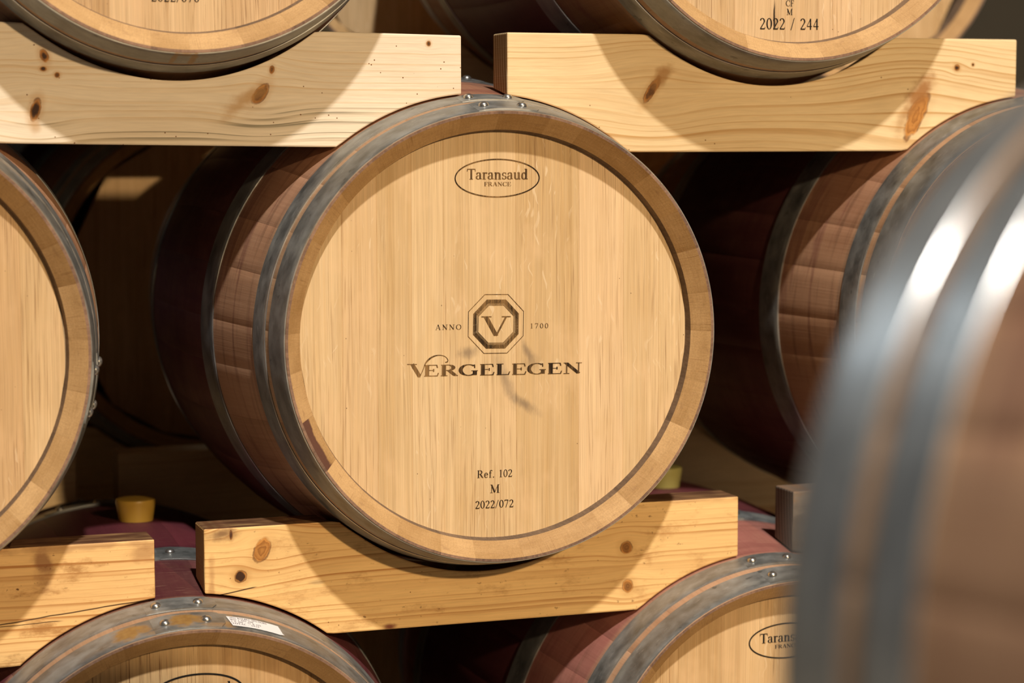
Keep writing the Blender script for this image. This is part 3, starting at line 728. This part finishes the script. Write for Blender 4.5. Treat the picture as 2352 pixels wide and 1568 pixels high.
timber('grey weathered timber partly behind the blurred barrel', .822, .370, -.385, -.2360, MAT['p_br'], YF, (.822, 0), [(.4126, -.6262), (1.232, -.628)], xl=.4512)
YR = L-.0955-.058
g_ = 'rear cradle timbers of the front stack'
for cx, zz, dn in ((-.3965, .637, [(0, 0), (-.806, 0)]), (.4138, .637, [(0, 0), (.822, 0)]), (0, 0, ROW), (-.806, 0, [(-.402, -.628)]), (.822, 0, [(.4126, -.6262)])):
    timber('shadowed pine timber under the rear end of a front-row barrel', cx, .371, zz-.387, zz-.239, MAT['p_far'], YR, (cx, zz), dn, group=g_)
g_ = 'floor timbers under the lowest barrels'
for cx in (-.402, .4126):
    for yy in (YF, YR): timber('pine timber lying on the floor under a lowest-row barrel', cx, .37, FLOOR, -.628-.240, MAT['p_far'], yy, (cx, -.628), group=g_)

# ------------------------------------------------------------------ bungs
def bung(label, x, z, mat, r=.029, h=.030):
    vs, fs = [], []; n = 32
    pr = [(.0, -.012), (r*.80, -.012), (r*.86, .004), (r*.98, h*.85), (r*.95, h-.0005), (r*.90, h), (r*.5, h+.0004), (0.0001, h+.0005)]
    for q, hh in pr:
        for k in range(n): a = 2*math.pi*k/n; vs.append((q*math.cos(a), q*math.sin(a), hh))
    for j in range(len(pr)-1):
        for k in range(n): fs.append((j*n+k, j*n+(k+1) % n, (j+1)*n+(k+1) % n, (j+1)*n+k))
    me = fix(mesh('barrel_bung', vs, fs, [mat]))
    return tag(link('barrel_bung', me, None, (x, .475, z+RB)), label, 'bung')
bung('amber silicone bung in the top of the burgundy-stained barrel', -.396, -.6297, MAT['bung'])
bung('olive silicone bung in the top of the rose-stained barrel', .4180, -.6262, MAT['bung_olive'])

# ------------------------------------------------------------------ the stack behind, in the dark
def simple_meshes():
    vs, fs, fm, uv = [], [], [], []; n = 72; P = PROFILE
    for j, (y, r, mt) in enumerate(P):
        for k in range(n+1): a = 2*math.pi*k/n; vs.append((r*math.cos(a), y, r*math.sin(a))); uv.append((a*.3, y))
    for j in range(len(P)-1):
        for k in range(n): b = j*(n+1)+k; fs.append((b, b+1, b+n+2, b+n+1)); fm.append(P[j][2])
    body = fix(mesh('staves', vs, fs, [MAT['side_oak'], MAT['bevel'], MAT['end'], MAT['croze']], fm, uv, True, 28))
    return body
BODY = simple_meshes(); HB = board_mesh(-HEAD_R+.0004, HEAD_R-.0004, HM['left'])
def far_barrel(x, y, z, rot=0.0, label=None, group='barrels of the dark stack behind'):
    root = bpy.data.objects.new('oak_barrel', None); C.objects.link(root); root.location = (x, y, z-RB); root.rotation_euler = (0, 0, rot)
    tag(root, label or 'unlit oak barrel in the dark stack behind the front row', 'barrel', group)
    link('staves', BODY, root, AX, (.5, .5, .5, 1))
    for k in (0, 1): link('head', HB, root, (0, k*L, RB), (.5, .5, .4, 1), (0, 0, k*math.pi))
    for y0, y1 in HOOPS:
        for k in (0, 1): link('hoop', hoop_mesh(y0, y1, MAT['steel']), root, (0, k*L, RB), (.5, .5, .3, 1), (0, 0, k*math.pi))
    return root
Y2 = 1.03
b_up, b_mid, b_lo = [-.57, .24, 1.05], [-.975, -.165, .645, 1.455], [-.57, .24, 1.05]
for xs, zz, dn, dz in ((b_up, .637, b_mid, 0), (b_mid, 0, b_lo, -.628), (b_lo, -.628, None, 0)):
    for x in xs:
        far_barrel(x, Y2, zz)
        for yy in (Y2+YF, Y2+YR):
            M_ = Matrix.Translation((0, Y2, 0))
            if dn: timber('unlit pine timber in the dark stack behind', x, .371, zz-.387, zz-.239, MAT['p_far'], yy-Y2, (x, zz), [(q, dz) for q in dn], frame=M_, group='timbers of the dark stack behind')
            else: timber('unlit pine timber in the dark stack behind', x, .371, FLOOR, zz-.240, MAT['p_far'], yy-Y2, (x, zz), frame=M_, group='timbers of the dark stack behind')

# ------------------------------------------------------------------ the out-of-focus barrel near the camera, on its own cradle
FX, FY, FZ, FR = -.173, -1.556, .006, R(203.46)
fgb, _h = barrel('out-of-focus oak barrel with shiny hoops in front of the stack', (FX, FY, FZ), (-.18, -.1, -.02, .06, .14, .2), HM['left'], 'side_warm', rot=FR, steels=('steel_blue', 'steel_blue', 'steel_blue'), seed=81, roll=.4, laps=((250, 233), (252, 235), (250, 233)))
FM = Matrix.Translation((FX, FY, 0)) @ Matrix.Rotation(FR, 4, 'Z')
lowx = (-.405, .405); g_ = 'cradle under the out-of-focus barrel'
for yy in (YF, YR): timber('pine timber under the out-of-focus barrel', 0, .371, FZ-.387, FZ-.239, MAT['p_far'], yy, (0, FZ), [(q, FZ-.632) for q in lowx], frame=FM, group=g_)
for q in lowx:
    p = FM @ Vector((q, 0, 0)); far_barrel(p.x, p.y, FZ-.632, FR, 'oak barrel below the out-of-focus barrel', 'barrels below the out-of-focus barrel')
    for yy in (YF, YR): timber('pine timber on the floor below the out-of-focus barrel', q, .34, FLOOR, FZ-.632-.240, MAT['p_far'], yy, (q, FZ-.632), frame=FM, group='floor timbers of the near cradle')
